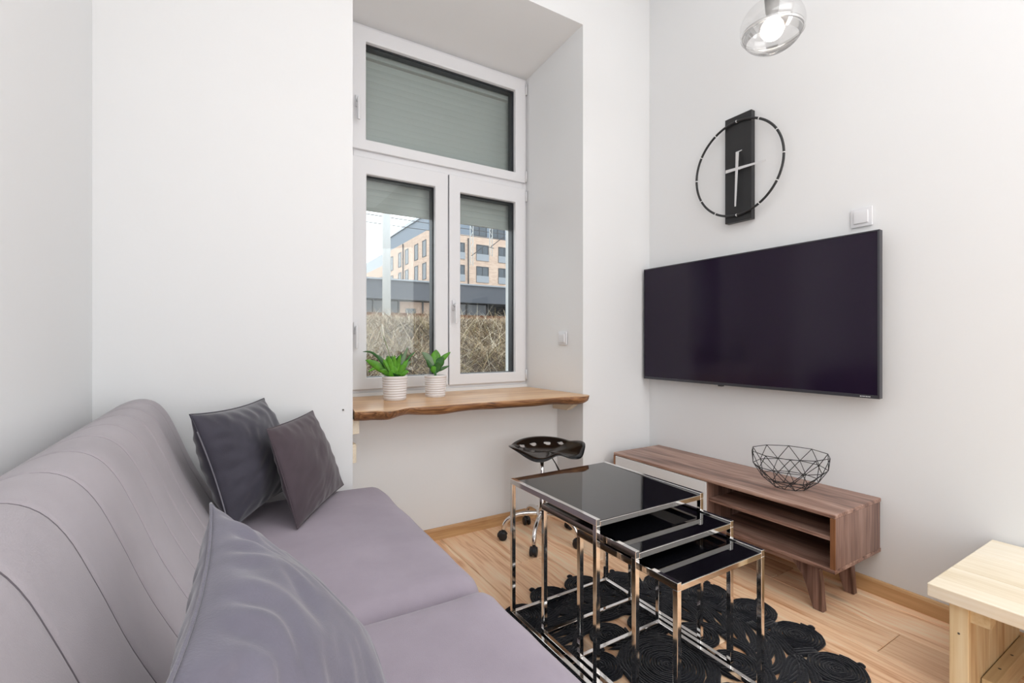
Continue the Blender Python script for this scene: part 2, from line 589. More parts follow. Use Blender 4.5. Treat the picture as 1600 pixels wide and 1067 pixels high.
# outside roller shutter: box panel, guide rails and single slats
shut = thing('roller_shutter', (1.15, 2.80, 1.83), 'grey slatted roller shutter lowered outside the upper half of the window', 'shutter')
MB().box(0.57, 1.74, 2.785, 2.87, 2.722, 2.85).build('shutter_box', M_slat, shut, bevel=0.002)
z = 2.716
me0 = None
while z > 1.86:
    if me0 is None:
        poly = [(2.8075, 0.0), (2.806, -0.004), (2.8045, -0.019), (2.806, -0.034), (2.8075, -0.0393), (2.818, -0.0393), (2.818, 0.0)]
        o = MB().prism([(p[0], z + p[1]) for p in poly], 0.60, 1.712, 'x').build('slat', M_slat, shut)
        me0, z0 = o, z
    else:
        c = me0.copy()
        link(c, shut)
        c.location = (0, 0, z - z0)
    z -= 0.0395
MB().box(0.60, 1.712, 2.803, 2.82, z - 0.012, z - 0.001).build('bottom_bar', M_slat, shut)
for x in (0.565, 1.705):
    MB().box(x, x + 0.045, 2.78, 2.83, 0.79, 2.722).build('guide_rail', M_pvc, shut)

# ------------------------------------------------------------------ live-edge counter on its battens
edge = [(0.484, 2.135), (0.52, 2.118), (0.56, 2.108), (0.60, 2.075), (0.63, 2.068), (0.69, 2.112), (0.736, 2.138), (0.79, 2.126), (0.87, 2.122), (0.945, 2.127),
        (1.03, 2.129), (1.116, 2.125), (1.20, 2.115), (1.291, 2.107), (1.38, 2.102), (1.482, 2.095), (1.589, 2.093), (1.66, 2.075), (1.727, 2.062), (1.788, 2.09)]
cr = [Vector((p[0], p[1], 0)) for p in edge]
cr = crom(cr, 5)
ZS = 0.757
v, f = [], []
n = len(cr)
# rows: back-top, front-top edge, bulge, front-bottom edge, back-bottom
for i, p in enumerate(cr):
    q = 0.004 * noise.noise(Vector((p.x * 9, 0, 3)))
    ins = 0.012 + 0.012 * noise.noise(Vector((p.x * 6, 2, 0)))
    th = 0.044 + 0.008 * noise.noise(Vector((p.x * 5, 8, 0)))
    xe = p.x
    bx = min(max(p.x, 0.56), 1.75)
    v += [(bx, 2.693, ZS), (xe, p.y + 0.012, ZS), (xe, p.y, ZS - 0.003 + q * .3), (xe, p.y + 0.004 + q, ZS - 0.018), (xe, p.y + ins + q, ZS - th * 0.75), (xe, p.y + ins + 0.02, ZS - th), (bx, 2.38, ZS - 0.041), (bx, 2.693, ZS - 0.041)]
K = 8
for i in range(n - 1):
    for k in range(K):
        a, b_ = i * K + k, i * K + (k + 1) % K
        f.append((a, b_, b_ + K, a + K))
f.append(tuple(range(K))[::-1])
f.append(tuple(range((n - 1) * K, n * K)))
m = MB().add(v, f, False)
# front faces (bark side) and the rest are two materials of one slab
sill = m.build('counter_slab', M_sill)
sill.data.materials.append(M_bark)
for idx, p in enumerate(sill.data.polygons):
    if idx < (n - 1) * K and (idx % K) in (2, 3, 4):
        p.material_index = 1
        p.use_smooth = True
tag(sill, 'live-edge wooden counter slab with a wavy bark front fitted in the window niche', 'counter')
br = thing('shelf_bracket', (1.76, 2.27, 0.64), 'pale wooden batten holding the counter at the right side of the niche', 'bracket')
MB().prism([(2.170, 0.7135), (2.375, 0.7135), (2.375, 0.65), (2.24, 0.655), (2.170, 0.695)], 1.735, 1.774, 'x').build('batten', M_pine, br, bevel=0.002)
br = thing('shelf_bracket', (0.50, 2.27, 0.52), 'two small pale battens under the left end of the counter slab', 'bracket')
MB().box(0.484, 0.516, 2.19, 2.375, 0.645, 0.7135).build('batten', M_pine, br, bevel=0.002)
MB().box(0.484, 0.503, 2.19, 2.375, 0.515, 0.60).build('batten', M_pine, br, bevel=0.002)

# ------------------------------------------------------------------ switches
def switch(loc, axis, label, two=False):
    t = thing('light_switch', loc, label, 'switch')
    x, y, z = loc
    s = 0.041
    m1, m2 = MB(), MB()
    if axis == 'x':       # on a wall facing -x
        rbox(x - 0.010, x, y - s, y + s, z - s, z + s, 0.004, 5, mb=m1)
        rbox(x - 0.016, x - 0.008, y - 0.027, y + 0.027, z - 0.027, z + 0.027, 0.003, 5, mb=m2)
    m1.build('cover_plate', M_plastic, t)
    m2.build('rocker', M_plastic, t)
    return t


switch((1.7775, 2.322, 1.085), 'x', 'small white light switch on the side of the window niche above the counter')
switch((XR - 0.0005, 0.955, 1.600), 'x', 'white square light switch on the wall just above the television')
tag(MB().tube([(0.437, 2.1495, 0.766), (0.437, 2.144, 0.766)], 0.003, 8).build('wall_screw', M_screw), 'tiny grey screw head in the white wall above the sofa cushions', 'screw')

# ------------------------------------------------------------------ television
tv = thing('television', (2.27, 1.494, 0.825), 'large black flat screen television mounted on the right wall', 'television')
TX = 2.272
y0, y1, z0, z1 = 0.864, 2.130, 0.830, 1.522
MB().box(TX + 0.006, TX + 0.028, y0, y1, z0, z1).build('housing', M_bezel, tv, bevel=0.002)
MB().box(TX + 0.028, TX + 0.05, y0 + 0.12, y1 - 0.12, z0 + 0.03, z1 - 0.2).build('rear_cover', M_tvback, tv, bevel=0.006)
m = MB()
for a, b_, c, d in ((y0, y1, z0, z0 + 0.014), (y0, y1, z1 - 0.005, z1), (y0, y0 + 0.007, z0 + 0.014, z1 - 0.005), (y1 - 0.005, y1, z0 + 0.014, z1 - 0.005)):
    m.box(TX, TX + 0.008, a, b_, c, d)
m.build('bezel', M_bezel, tv)
MB().box(TX + 0.003, TX + 0.0075, y0 + 0.006, y1 - 0.004, z0 + 0.013, z1 - 0.004).build('screen', M_screen, tv)
rb = MB()
rbox(TX + 0.002, TX + 0.018, 1.575, 1.605, z0 - 0.007, z0 + 0.003, 0.003, 4, mb=rb)
rb.build('infrared_sensor', M_tvback, tv)
m = MB()     # illegible little maker's mark on the lower bezel
for a, wd in ((0.896, 0.004), (0.902, 0.003), (0.907, 0.004), (0.913, 0.002), (0.917, 0.004), (0.923, 0.003), (0.928, 0.005)):
    m.box(TX - 0.0006, TX + 0.0004, a, a + wd, z0 + 0.005, z0 + 0.0085)
m.build('maker_mark', M_white, tv)
MB().box(TX + 0.05, XR, 1.35, 1.65, 1.0, 1.25).build('wall_mount', M_tvback, tv)

# ------------------------------------------------------------------ wall clock
ck = thing('wall_clock', (2.32, 1.505, 1.70), 'black ring wall clock on an upright black board with silver hands', 'clock')
MB().box(2.312, 2.343, 1.436, 1.586, 1.700, 2.262).build('backboard', M_black, ck, bevel=0.0015)
cy, cz, rr = 1.512, 1.979, 0.247
CXp = 2.302
MB().tube([(CXp, cy + rr * math.cos(a), cz + rr * math.sin(a)) for a in [2 * PI * k / 96 for k in range(96)]], 0.0062, 8, closed=True).build('ring', M_black, ck)
mk = None
for k in range(12):
    a = 2 * PI * k / 12
    p0 = (CXp, cy + rr * math.cos(a - 0.009), cz + rr * math.sin(a - 0.009))
    p1 = (CXp, cy + rr * math.cos(a + 0.009), cz + rr * math.sin(a + 0.009))
    MB().tube([p0, p1], 0.0072, 8).build('hour_mark', M_white, ck)
for ang in (PI / 2, -PI / 2):
    pa = (2.313, cy + (rr - 0.02) * math.cos(ang), cz + (rr - 0.005) * math.sin(ang))
    MB().tube([(2.313, cy, cz + rr * math.sin(ang)), (CXp, cy, cz + rr * math.sin(ang))], 0.003, 6).build('ring_pin', M_black, ck)
hc = Vector((2.293, 1.502, 1.974))
MB().tube([(2.313, hc.y, hc.z), (2.288, hc.y, hc.z)], 0.006, 12).build('spindle', M_silver, ck)


def clock_hand(p, q, wd, x):
    d = Vector((0, q[0] - p[0], q[1] - p[1])).normalized()
    s_ = Vector((0, -d.z, d.y))
    P, Q = Vector((x, p[0], p[1])), Vector((x, q[0], q[1]))
    vs = []
    for dx in (0, 0.0025):
        for pt, hw in ((P, wd), (Q, wd * 0.45)):
            vs += [pt + s_ * hw + Vector((dx, 0, 0)), pt - s_ * hw + Vector((dx, 0, 0))]
    MB().add(vs, [(0, 1, 3, 2), (4, 6, 7, 5), (0, 2, 6, 4), (1, 5, 7, 3), (0, 4, 5, 1), (2, 3, 7, 6)]).build('hand', M_silver, ck)


clock_hand((1.568, 1.974), (1.347, 1.966), 0.0085, 2.290)
clock_hand((1.498, 2.055), (1.510, 1.775), 0.0085, 2.286)
clock_hand((1.508, 2.056), (1.474, 2.060), 0.0035, 2.288)

# ------------------------------------------------------------------ pendant lamp
PC = Vector((1.88, 1.08, 2.335))
pl = thing('pendant_lamp', (PC.x, PC.y, PC.z - 0.12), 'clear and chromed glass globe pendant lamp with a glowing bulb', 'lamp')
R0 = 0.118
M_clear = thin_glass('globe_glass', (0.97, 0.97, 0.97, 1), 1.22)
M_smoke = bpy.data.materials.new('mirrored_glass')
M_smoke.use_nodes = True
nt = M_smoke.node_tree
nt.nodes.remove(nt.nodes['Principled BSDF'])
t_ = nt.nodes.new('ShaderNodeBsdfTransparent'); t_.inputs[0].default_value = (0.96, 0.96, 0.96, 1)
g_ = nt.nodes.new('ShaderNodeBsdfGlossy'); g_.inputs['Roughness'].default_value = 0.12; g_.inputs[0].default_value = (0.9, 0.9, 0.9, 1)
x_ = nt.nodes.new('ShaderNodeMixShader'); x_.inputs[0].default_value = 0.14
nt.links.new(t_.outputs[0], x_.inputs[1]); nt.links.new(g_.outputs[0], x_.inputs[2]); nt.links.new(x_.outputs[0], nt.nodes['Material Output'].inputs[0])
prof = []
for k in range(25):
    a = -PI / 2 + PI * k / 24
    prof.append((max(0.018, R0 * math.cos(a)), R0 * math.sin(a) * 0.86))
MB().lathe([p for p in prof if p[1] <= -0.028], PC, 48, cap=False).build('globe_bowl', M_clear, pl)
MB().lathe([p for p in prof if p[1] >= -0.034], PC, 48, cap=False).build('globe_dome', M_smoke, pl)
inner = [(0.092, -0.030), (0.094, -0.01), (0.088, 0.03), (0.070, 0.06), (0.035, 0.085)]
M_band = M_smoke.copy(); M_band.name = 'mirrored_band'
for n_ in M_band.node_tree.nodes:
    if n_.type == 'MIX_SHADER':
        n_.inputs[0].default_value = 0.55
    if n_.type == 'BSDF_GLOSSY':
        n_.inputs[0].default_value = (0.62, 0.61, 0.60, 1); n_.inputs['Roughness'].default_value = 0.05
MB().lathe([(0.1115, -0.018), (0.1105, -0.030), (0.104, -0.045), (0.094, -0.058)], PC, 48, cap=False).build('mirror_band', M_band, pl)
MB().lathe([(R0 * 0.965, -0.034), (R0 * 0.975, -0.030), (R0 * 0.965, -0.026)], PC, 48, cap=False).build('rim', M_chrome, pl)
MB().lathe([(0.019, 0.026), (0.017, 0.036), (0.024, 0.06), (0.028, 0.118), (0.012, 0.13), (0.004, 0.132)], PC, 24).build('socket', mat('satin_nickel', srgb(120, 118, 116), 0.45), pl)
MB().tube([(PC.x, PC.y, PC.z + 0.13), (PC.x, PC.y, ZC - 0.02)], 0.003, 8).build('cord', M_plastic, pl)
MB().lathe([(0.055, -0.022), (0.058, -0.018), (0.058, 0.0)], (PC.x, PC.y, ZC), 32).build('ceiling_rose', M_chrome, pl)
bp_ = []
for k in range(17):
    a = -PI / 2 + PI * k / 16 * 0.88
    bp_.append((max(0.001, 0.043 * math.cos(a)), 0.043 * math.sin(a) - 0.012))
M_bulb = mat('lit_bulb', (1, 0.93, 0.84, 1), 0.5, emis=7)
MB().lathe(bp_, PC, 24).build('bulb', M_bulb, pl)

# ------------------------------------------------------------------ media cabinet
cb = thing('media_cabinet', (2.15, 1.48, 0), 'low walnut media cabinet with a white door, open shelf and splayed legs', 'cabinet')
CX0, CX1, CY0, CY1, CZ0, CZ1 = 1.958, 2.343, 0.885, 2.072, 0.186, 0.411
MB().box(CX0, CX1, CY0, CY1, CZ1 - 0.016, CZ1).build('top_panel', M_wal_y, cb, bevel=0.003)
MB().box(CX0, CX1, CY0, CY1, CZ0, CZ0 + 0.016).build('bottom_panel', M_wal_y, cb, bevel=0.003)
MB().box(CX0 + 0.004, CX1 - 0.008, CY0 + 0.001, CY0 + 0.017, CZ0 + 0.016, CZ1 - 0.016).build('side_panel', M_wal_z, cb, bevel=0.001)
MB().box(CX0 + 0.004, CX1 - 0.008, CY1 - 0.017, CY1 - 0.001, CZ0 + 0.016, CZ1 - 0.016).build('side_panel', M_wal_z, cb, bevel=0.001)
o = MB().box(CX0, CX0 + 0.005, CY0, CY0 + 0.018, CZ0 + 0.016, CZ1 - 0.016).build('edge_strip', M_wal_e, cb)
MB().box(CX0, CX0 + 0.005, CY1 - 0.018, CY1, CZ0 + 0.016, CZ1 - 0.016).build('edge_strip', M_wal_e, cb)
MB().box(CX0 + 0.006, CX1 - 0.008, 1.440, 1.456, CZ0 + 0.016, CZ1 - 0.016).build('divider', M_wal_z, cb, bevel=0.001)
MB().box(CX1 - 0.012, CX1 - 0.004, CY0 + 0.017, CY1 - 0.017, CZ0 + 0.016, CZ1 - 0.016).build('back_panel', M_wal_y, cb)
MB().box(CX0 + 0.014, CX1 - 0.012, CY0 + 0.017, 1.440, 0.303, 0.317).build('shelf', M_wal_y, cb, bevel=0.001)
d = MB().box(CX0 - 0.001, CX0 + 0.015, 1.444, 2.056, CZ0 + 0.018, CZ1 - 0.018).build('door', M_white, cb, bevel=0.002)
MB().box(CX0 + 0.05, CX0 + 0.068, CY0 + 0.10, CY1 - 0.10, 0.150, CZ0).build('apron', M_wal_y, cb, bevel=0.001)
MB().box(CX1 - 0.075, CX1 - 0.057, CY0 + 0.10, CY1 - 0.10, 0.150, CZ0).build('apron', M_wal_y, cb, bevel=0.001)


def cab_leg(yc, sgn, x):
    # profile in (y, z); sgn -1 = near end of the cabinet, leg runs outwards going down
    pr = [(0.085, 0.186), (0.078, 0.160), (0.040, 0.115), (0.026, 0.08), (-0.000, 0.0), (-0.038, 0.0), (-0.030, 0.10), (-0.022, 0.160), (-0.035, 0.186)]
    poly = [(yc + p[0] * (-sgn), p[1]) for p in pr]
    if sgn > 0:
        poly = poly[::-1]
    MB().prism(poly, x, x + 0.030, 'x').build('leg', M_wal_z, cb, bevel=0.003)


for x in (CX0 + 0.042, CX1 - 0.09):
    cab_leg(0.985, -1, x)
    cab_leg(CY1 - 0.10, 1, x)

# ------------------------------------------------------------------ wire bowl
bc = Vector((2.165, 1.165, CZ1 + 0.0032))
bw = thing('wire_bowl', bc, 'black geometric wire bowl standing on the walnut cabinet', 'bowl')
rings = [(0.066, 0.0), (0.112, 0.040), (0.146, 0.090), (0.156, 0.152)]
NB = 10
pts = []
for k, (r, zz) in enumerate(rings):
    off = (k % 2) * 0.5
    pts.append([bc + Vector((r * math.cos(2 * PI * (i + off) / NB + 0.2), r * math.sin(2 * PI * (i + off) / NB + 0.2), zz)) for i in range(NB)])
WR = 0.0016
names = ['base_ring', 'lower_ring', 'middle_ring', 'rim']
for k in range(4):
    m = MB()
    for i in range(NB):
        m.tube([pts[k][i], pts[k][(i + 1) % NB]], WR, 6)
    m.build(names[k], M_wire, bw)
for k in range(3):
    for i in range(NB):
        a = pts[k][i]
        js = (i, i - 1) if k % 2 == 0 else (i, (i + 1) % NB)
        for j in js:
            MB().tube([a, pts[k + 1][j]], WR, 6).build('strut', M_wire, bw)
ctr = bc.copy()
for i in range(0, NB, 2):
    MB().tube([ctr, pts[0][i]], WR, 6).build('base_spoke', M_wire, bw)

# ------------------------------------------------------------------ nesting tables
def nest(x0, x1, y0, y1, zt, label):
    t = thing('nesting_table', ((x0 + x1) / 2, (y0 + y1) / 2, 0.0145), label, 'table', None)
    w_, hR, zb = 0.0155, 0.020, 0.0145
    for sx, xa in ((0, x0), (1, x1 - w_)):
        MB().box(xa, xa + w_, y0, y1, zt - hR, zt).build('top_rail', M_chrome, t, bevel=0.0012)
        MB().box(xa, xa + w_, y0, y1, zb, zb + w_).build('bottom_rail', M_chrome, t, bevel=0.0012)
        for ya in (y0, y1 - w_):
            MB().box(xa, xa + w_, ya, ya + w_, zb + w_, zt - hR).build('leg', M_chrome, t, bevel=0.0012)
    MB().box(x0 + w_, x1 - w_, y1 - w_, y1, zb, zb + w_).build('back_rail', M_chrome, t, bevel=0.0012)
    MB().box(x0 + w_, x1 - w_, y1 - 0.012, y1, zt - hR - 0.003, zt - 0.007).build('cross_rail', M_chrome, t, bevel=0.001)
    MB().box(x0 + w_, x1 - w_, y0, y0 + 0.012, zt - hR - 0.003, zt - 0.007).build('cross_rail', M_chrome, t, bevel=0.001)
    g_ = MB().box(x0 + w_ + 0.0006, x1 - w_ - 0.0006, y0 + 0.001, y1 - 0.001, zt - 0.0066, zt - 0.0008)
    g_.v = [(p[0], p[1], p[2] - 0.0048 * (y1 - p[1]) / (y1 - y0)) for p in g_.v]      # pane tilted down at the front to shift what it reflects
    g_.build('glass_top', M_blackglass, t, bevel=0.0008)
    return t


nest(0.934, 1.425, 1.061, 1.555, 0.538, 'tallest chrome nesting table with a black glass top')
nest(0.962, 1.403, 0.932, 1.385, 0.486, 'middle-height nesting table, its black glass half under the tallest one')
nest(0.990, 1.377, 0.814, 1.220, 0.443, 'lowest and smallest nesting table, standing nearest the camera')

# ------------------------------------------------------------------ rug
RC = Vector((1.235, 1.055, 0.0))
RUG = thing('round_rug', RC, 'round black crocheted rug with spiral discs and open loops under the tables', 'rug')


def wob(x, y, k=0.0):
    return noise.noise(Vector((x * 70, y * 70, k)))


def spiral(mb, c, R, pitch=0.0095, flat=0.8, seg=22):
    turns = R / pitch
    n_ = int(turns * seg * 0.9) + 6
    p = []
    for i in range(n_ + 1):
        t_ = i / n_
        r = max(0.002, R * t_)
        a = 2 * PI * turns * t_
        x, y = c[0] + r * math.cos(a), c[1] + r * math.sin(a)
        r += 0.0034 * wob(x, y)
        p.append((c[0] + r * math.cos(a), c[1] + r * math.sin(a), c[2] + 0.0060 + 0.0022 * wob(x * 1.4, y * 1.4, 5)))
    mb.tube(p, pitch * 0.62, 5, flat=flat, smooth=True)


m = MB(); spiral(m, RC, 0.145); m.build('centre_disc', M_rug, RUG)


def disc(R, a, rad, name):
    c = RC + Vector((R * math.cos(a), R * math.sin(a), 0))
    m = MB()
    spiral(m, c, rad)
    if name == 'outer_disc':
        k = RC + Vector(((R + rad + 0.004) * math.cos(a + 0.03), (R + rad + 0.004) * math.sin(a + 0.03), 0.007))
        m.lathe([(0.002, -0.006), (0.010, -0.004), (0.014, 0.000), (0.009, 0.005), (0.002, 0.0065)], k, 8)
    m.build(name, M_rug, RUG)


for k in range(8):
    disc(0.222, 2 * PI * k / 8 + 0.25, 0.076, 'inner_disc')
NO = 19
for k in range(NO):
    disc(0.540, 2 * PI * k / NO + 0.08, 0.086, 'outer_disc')


def braid(mb, p, rad=0.0075):
    """three strands side by side"""
    P_ = [Vector(q) for q in p]
    for off in (-1, 0, 1):
        q = []
        for i, c in enumerate(P_):
            t_ = (P_[min(i + 1, len(P_) - 1)] - P_[max(i - 1, 0)]).normalized()
            sd = Vector((-t_.y, t_.x, 0))
            q.append(c + sd * (off * rad * 1.5 + 0.0015 * wob(c.x, c.y, off)) + Vector((0, 0, 0.001 * wob(c.x, c.y, 3 + off))))
        mb.tube(q, rad, 5, flat=0.72)


def circ(r, w0=0.0, n_=140, k=0):
    return [(RC.x + (r + w0 * math.sin(k * a)) * math.cos(a), RC.y + (r + w0 * math.sin(k * a)) * math.sin(a), 0.0062) for a in [2 * PI * i / n_ for i in range(n_ + 1)]]


for r, w0, k in ((0.145, 0.004, 8), (0.305, 0.006, 16), (0.452, 0.006, 19)):
    m = MB(); braid(m, circ(r, w0, 140, k)); m.build('braid_ring', M_rug, RUG)
NLP = 19
for k in range(NLP):
    a0 = 2 * PI * k / NLP
    m = MB()
    for s_, sh in ((1, 0.0), (-1, 0.0)):
        p = []
        for i in range(15):
            t_ = i / 14
            r = 0.305 + 0.150 * t_
            a = a0 + s_ * (0.115 * math.sin(PI * t_)) + 0.55 * t_
            p.append((RC.x + r * math.cos(a), RC.y + r * math.sin(a), 0.0060))
        braid(m, p, 0.0066)
    p = []
    for i in range(12):
        t_ = i / 11
        r = 0.31 + 0.13 * t_
        a = a0 + 0.14 + 0.30 * t_
        p.append((RC.x + r * math.cos(a), RC.y + r * math.sin(a), 0.0058))
    braid(m, p, 0.006)
    m.build('braided_loop', M_rug, RUG)
for k in range(NO):     # short ties between the outer discs
    a = 2 * PI * (k + 0.5) / NO + 0.08
    m = MB()
    braid(m, [(RC.x + r * math.cos(a), RC.y + r * math.sin(a), 0.0060) for r in (0.45, 0.48, 0.51, 0.535)], 0.008)
    m.build('tie', M_rug, RUG)

# ------------------------------------------------------------------ swivel stool
SC = Vector((1.455, 2.09, 0))
st = thing('swivel_stool', SC, 'low swivel stool with a glossy black tractor seat on a chrome castor base', 'stool')
# seat: a moulded pan, local axes f (forward) and l (sideways)
fa = math.atan2(-0.97, -0.22)
fv = Vector((math.cos(fa), math.sin(fa), 0))
lv = Vector((-fv.y, fv.x, 0))
SZ = 0.470
vs, fs = [], []
NA, NR = 72, 20


def seat_pt(r, a):
    ca, sa = math.cos(a), math.sin(a)
    # outline: forward lobes with a dip between, wide rounded back
    fwd = ca
    out_f = 0.150 + 0.035 * math.exp(-((abs(a) - 0.62) / 0.30) ** 2) if abs(a) < PI / 2 else 0.165
    lx = 0.215 * sa * r
    fx = (out_f if ca > 0 else 0.170) * ca * r
    # pan height
    rim = r ** 2.2
    back = max(0, -ca)
    front = max(0, ca)
    thigh = math.exp(-((abs(a) - 0.75) / 0.36) ** 2)
    pom = math.exp(-(a / 0.22) ** 2)
    rise = max(0.062 * back ** 0.8, 0.052 * abs(sa) ** 1.7)
    zz = rim * (rise - 0.026 * thigh * front + 0.028 * pom * front)
    zz -= 0.012 * max(0, r - 0.88) / 0.12
    return SC + Vector((0.855, -0.518, 0)) * 0.03 + fv * fx + lv * lx + Vector((0, 0, SZ + zz))


for j in range(NR + 1):
    for i in range(NA):
        a = -PI + 2 * PI * i / NA
        vs.append(seat_pt(max(0.001, j / NR), a))
holes = [(-0.080, -0.115), (-0.102, -0.042), (-0.102, 0.042), (-0.080, 0.115)]      # (f, l) centres
for j in range(NR):
    for i in range(NA):
        q = [j * NA + i, j * NA + (i + 1) % NA, (j + 1) * NA + (i + 1) % NA, (j + 1) * NA + i]
        c = sum((vs[k] for k in q), Vector()) / 4 - SC - Vector((0.855, -0.518, 0)) * 0.03
        cf, cl = c.dot(fv), c.dot(lv)
        if any(((cf - hf) / 0.014) ** 2 + ((cl - hl) / 0.016) ** 2 < 1 for hf, hl in holes):
            continue
        fs.append(tuple(q))
o = MB().add(vs, fs, True).build('seat', M_blackgloss, st)
sm = o.modifiers.new('solid', 'SOLIDIFY'); sm.thickness = 0.006; sm.offset = 0
ss = o.modifiers.new('subd', 'SUBSURF'); ss.levels = ss.render_levels = 1
MB().lathe([(0.045, -0.024), (0.05, -0.012), (0.03, 0.0)], SC + Vector((0, 0, SZ - 0.002)), 20).build('seat_plate', M_rubber, st)
MB().lathe([(0.0125, 0.0), (0.0125, 0.215)], SC + Vector((0, 0, 0.235)), 20).build('column', M_chrome, st)
MB().lathe([(0.022, 0.0), (0.0225, 0.01), (0.021, 0.12), (0.018, 0.125)], SC + Vector((0, 0, 0.12)), 24).build('column_sleeve', M_chrome, st)
rv = Vector((0.855, -0.518, 0))
p0 = SC + Vector((0, 0, SZ - 0.02))
MB().tube([p0, p0 + rv * 0.05 + Vector((0, 0, -0.005)), p0 + rv * 0.075 + Vector((0, 0, -0.045)), p0 + rv * 0.095 + Vector((0, 0, -0.085))], [0.003, 0.003, 0.003, 0.0055], 8).build('lever', M_rubber, st)
MB().lathe([(0.030, 0.0), (0.034, 0.008), (0.034, 0.04), (0.026, 0.052), (0.020, 0.056)], SC + Vector((0, 0, 0.105)), 28).build('hub', M_chrome, st)
for k in range(5):
    a = math.radians(-136 + 72 * k)
    dv = Vector((math.cos(a), math.sin(a), 0))
    pp = [SC + dv * r + Vector((0, 0, zz)) for r, zz in ((0.015, 0.140), (0.07, 0.142), (0.13, 0.135), (0.175, 0.115), (0.20, 0.088), (0.208, 0.055))]
    MB().tube(crom(pp, 4), 0.0115, 10).build('arm', M_chrome, st)
    c = SC + dv * 0.212
    tv_ = Vector((-dv.y, dv.x, 0))
    cs = MB()
    for sg in (-1, 1):
        c0 = c + tv_ * sg * 0.006 + Vector((0, 0, 0.0235))
        c1 = c + tv_ * sg * 0.019 + Vector((0, 0, 0.0235))
        cs.tube([c0, c0 + tv_ * sg * 0.002, c1 - tv_ * sg * 0.002, c1], [0.019, 0.0232, 0.0232, 0.017], 20)
    hood = []
    cst = cs.build('castor', M_rubber, st)
    hd = MB()
    hd.tube([c + Vector((0, 0, 0.0235)) + (dv * math.cos(t_) + Vector((0, 0, 1)) * math.sin(t_)) * 0.018 for t_ in [math.radians(q) for q in (-20, 15, 50, 90, 130, 165)]], 0.014, 8, flat=0.8)
    hd.tube([c - dv * 0.004 + Vector((0, 0, 0.04)), c - dv * 0.004 + Vector((0, 0, 0.066))], 0.008, 10)
    hd.build('castor_hood', M_rubber, cst)

# ------------------------------------------------------------------ potted plants on the counter
RV = Vector((0.957, -0.29, 0))       # sideways as seen from the room
DV = Vector((0.29, 0.957, 0))


def pot(c, label, r=0.066, h=0.126):
    t = thing('potted_plant', c, label, 'plant')
    pr = [(r * 0.84, 0.0), (r * 0.87, 0.003)]
    nrib = 8
    for k in range(nrib):
        za, zb = 0.006 + (h - 0.022) * k / nrib, 0.006 + (h - 0.022) * (k + 1) / nrib
        ra = r * (0.87 + 0.11 * (k + 0.5) / nrib)
        pr += [(ra - 0.0012, za + 0.0008), (ra + 0.001, za + 0.003), (ra + 0.001, zb - 0.0025), (ra - 0.0012, zb - 0.0006)]
    pr += [(r * 0.995, h - 0.015), (r, h - 0.002), (r * 0.985, h), (r * 0.93, h - 0.001), (r * 0.9, h - 0.012), (r * 0.88, h - 0.02)]
    MB().lathe(pr, c, 40).build('pot', M_pot, t)
    MB().lathe([(r * 0.885, 0.0), (r * 0.6, 0.004), (0.002, 0.006)], (c[0], c[1], c[2] + h - 0.019), 20).build('soil', M_soil, t)
    return t


def leaf(t, base, tip, wid, sag=0.0, m_=None, up=Vector((0, 0, 1)), fold=0.25, stem=0.25, twist=0.0, name='leaf'):
    """blade from base to tip with a bare stalk for the first part; sag bends its middle upwards"""
    base, tip = Vector(base), Vector(tip)
    L = (tip - base).length
    N_ = 12
    path = []
    for i in range(N_ + 1):
        t_ = i / N_
        p = base.lerp(tip, t_) + Vector((0, 0, sag * L * math.sin(PI * t_)))
        path.append(p)
    mb = MB()
    vs, fs = [], []
    view = DV
    for i, p in enumerate(path):
        t_ = i / N_
        tan = (path[min(i + 1, N_)] - path[max(i - 1, 0)]).normalized()
        sd = tan.cross(view)
        if sd.length < 0.1:
            sd = tan.cross(Vector((0, 0, 1)))
        sd.normalize()
        sd = Matrix.Rotation(twist, 3, tan) @ sd
        nr = sd.cross(tan).normalized()
        if t_ < stem:
            wd = 0.0016
        else:
            u = (t_ - stem) / (1 - stem)
            wd = wid * 0.5 * (math.sin(PI * min(1, u ** 0.75)) ** 0.8) + 0.0006
        for s_ in (-1, -0.5, 0, 0.5, 1):
            vs.append(p + sd * wd * s_ + nr * wd * fold * abs(s_))
    for i in range(N_):
        for k in range(4):
            fs.append((i * 5 + k, i * 5 + k + 1, (i + 1) * 5 + k + 1, (i + 1) * 5 + k))
    o = mb.add(vs, fs, True).build(name, m_ or M_leaf, t)
    so = o.modifiers.new('solid', 'SOLIDIFY'); so.thickness = 0.0008
    return o


P1 = Vector((0.764, 2.460, ZS))
PX = 0.00355      # metres per photograph pixel at this distance
t1 = pot(P1, 'white ribbed pot with a bushy peace lily bearing one white bloom')
b0 = P1 + Vector((0, 0, 0.105))


def at(t0, dx, dz, dy=0.0):
    return t0 + RV * dx * PX + DV * dy + Vector((0, 0, dz * PX))


LB = [(-42, 30, 22, -.01, 0.10, M_leaf), (-46, 42, 7, .02, 0.25, M_leaf2), (19, 49, 12, .0, 0.05, M_leaf3), (30, 41, 7, .03, 0.15, M_leaf2),
      (-12, 34, 26, -.02, 0.05, M_leaf), (6, 36, 24, .02, 0.05, M_leaf2), (-4, 22, 26, -.03, 0.05, M_leaf), (14, 24, 22, -.02, 0.05, M_leaf),
      (-22, 14, 20, -.02, 0.15, M_leaf), (-38, 12, 12, 0, 0.35, M_leaf), (20, 12, 18, -.02, 0.2, M_leaf), (0, 10, 22, -.04, 0.1, M_leaf2),
      (10, 40, 18, .03, 0.0, M_leaf2), (-18, 26, 20, .03, 0.1, M_leaf), (24, 28, 12, .03, 0.1, M_leaf3), (-30, 38, 8, .04, 0.2, M_leaf3), (-8, 14, 20, -.045, 0.1, M_leaf), (8, 8, 20, -.04, 0.2, M_leaf)]
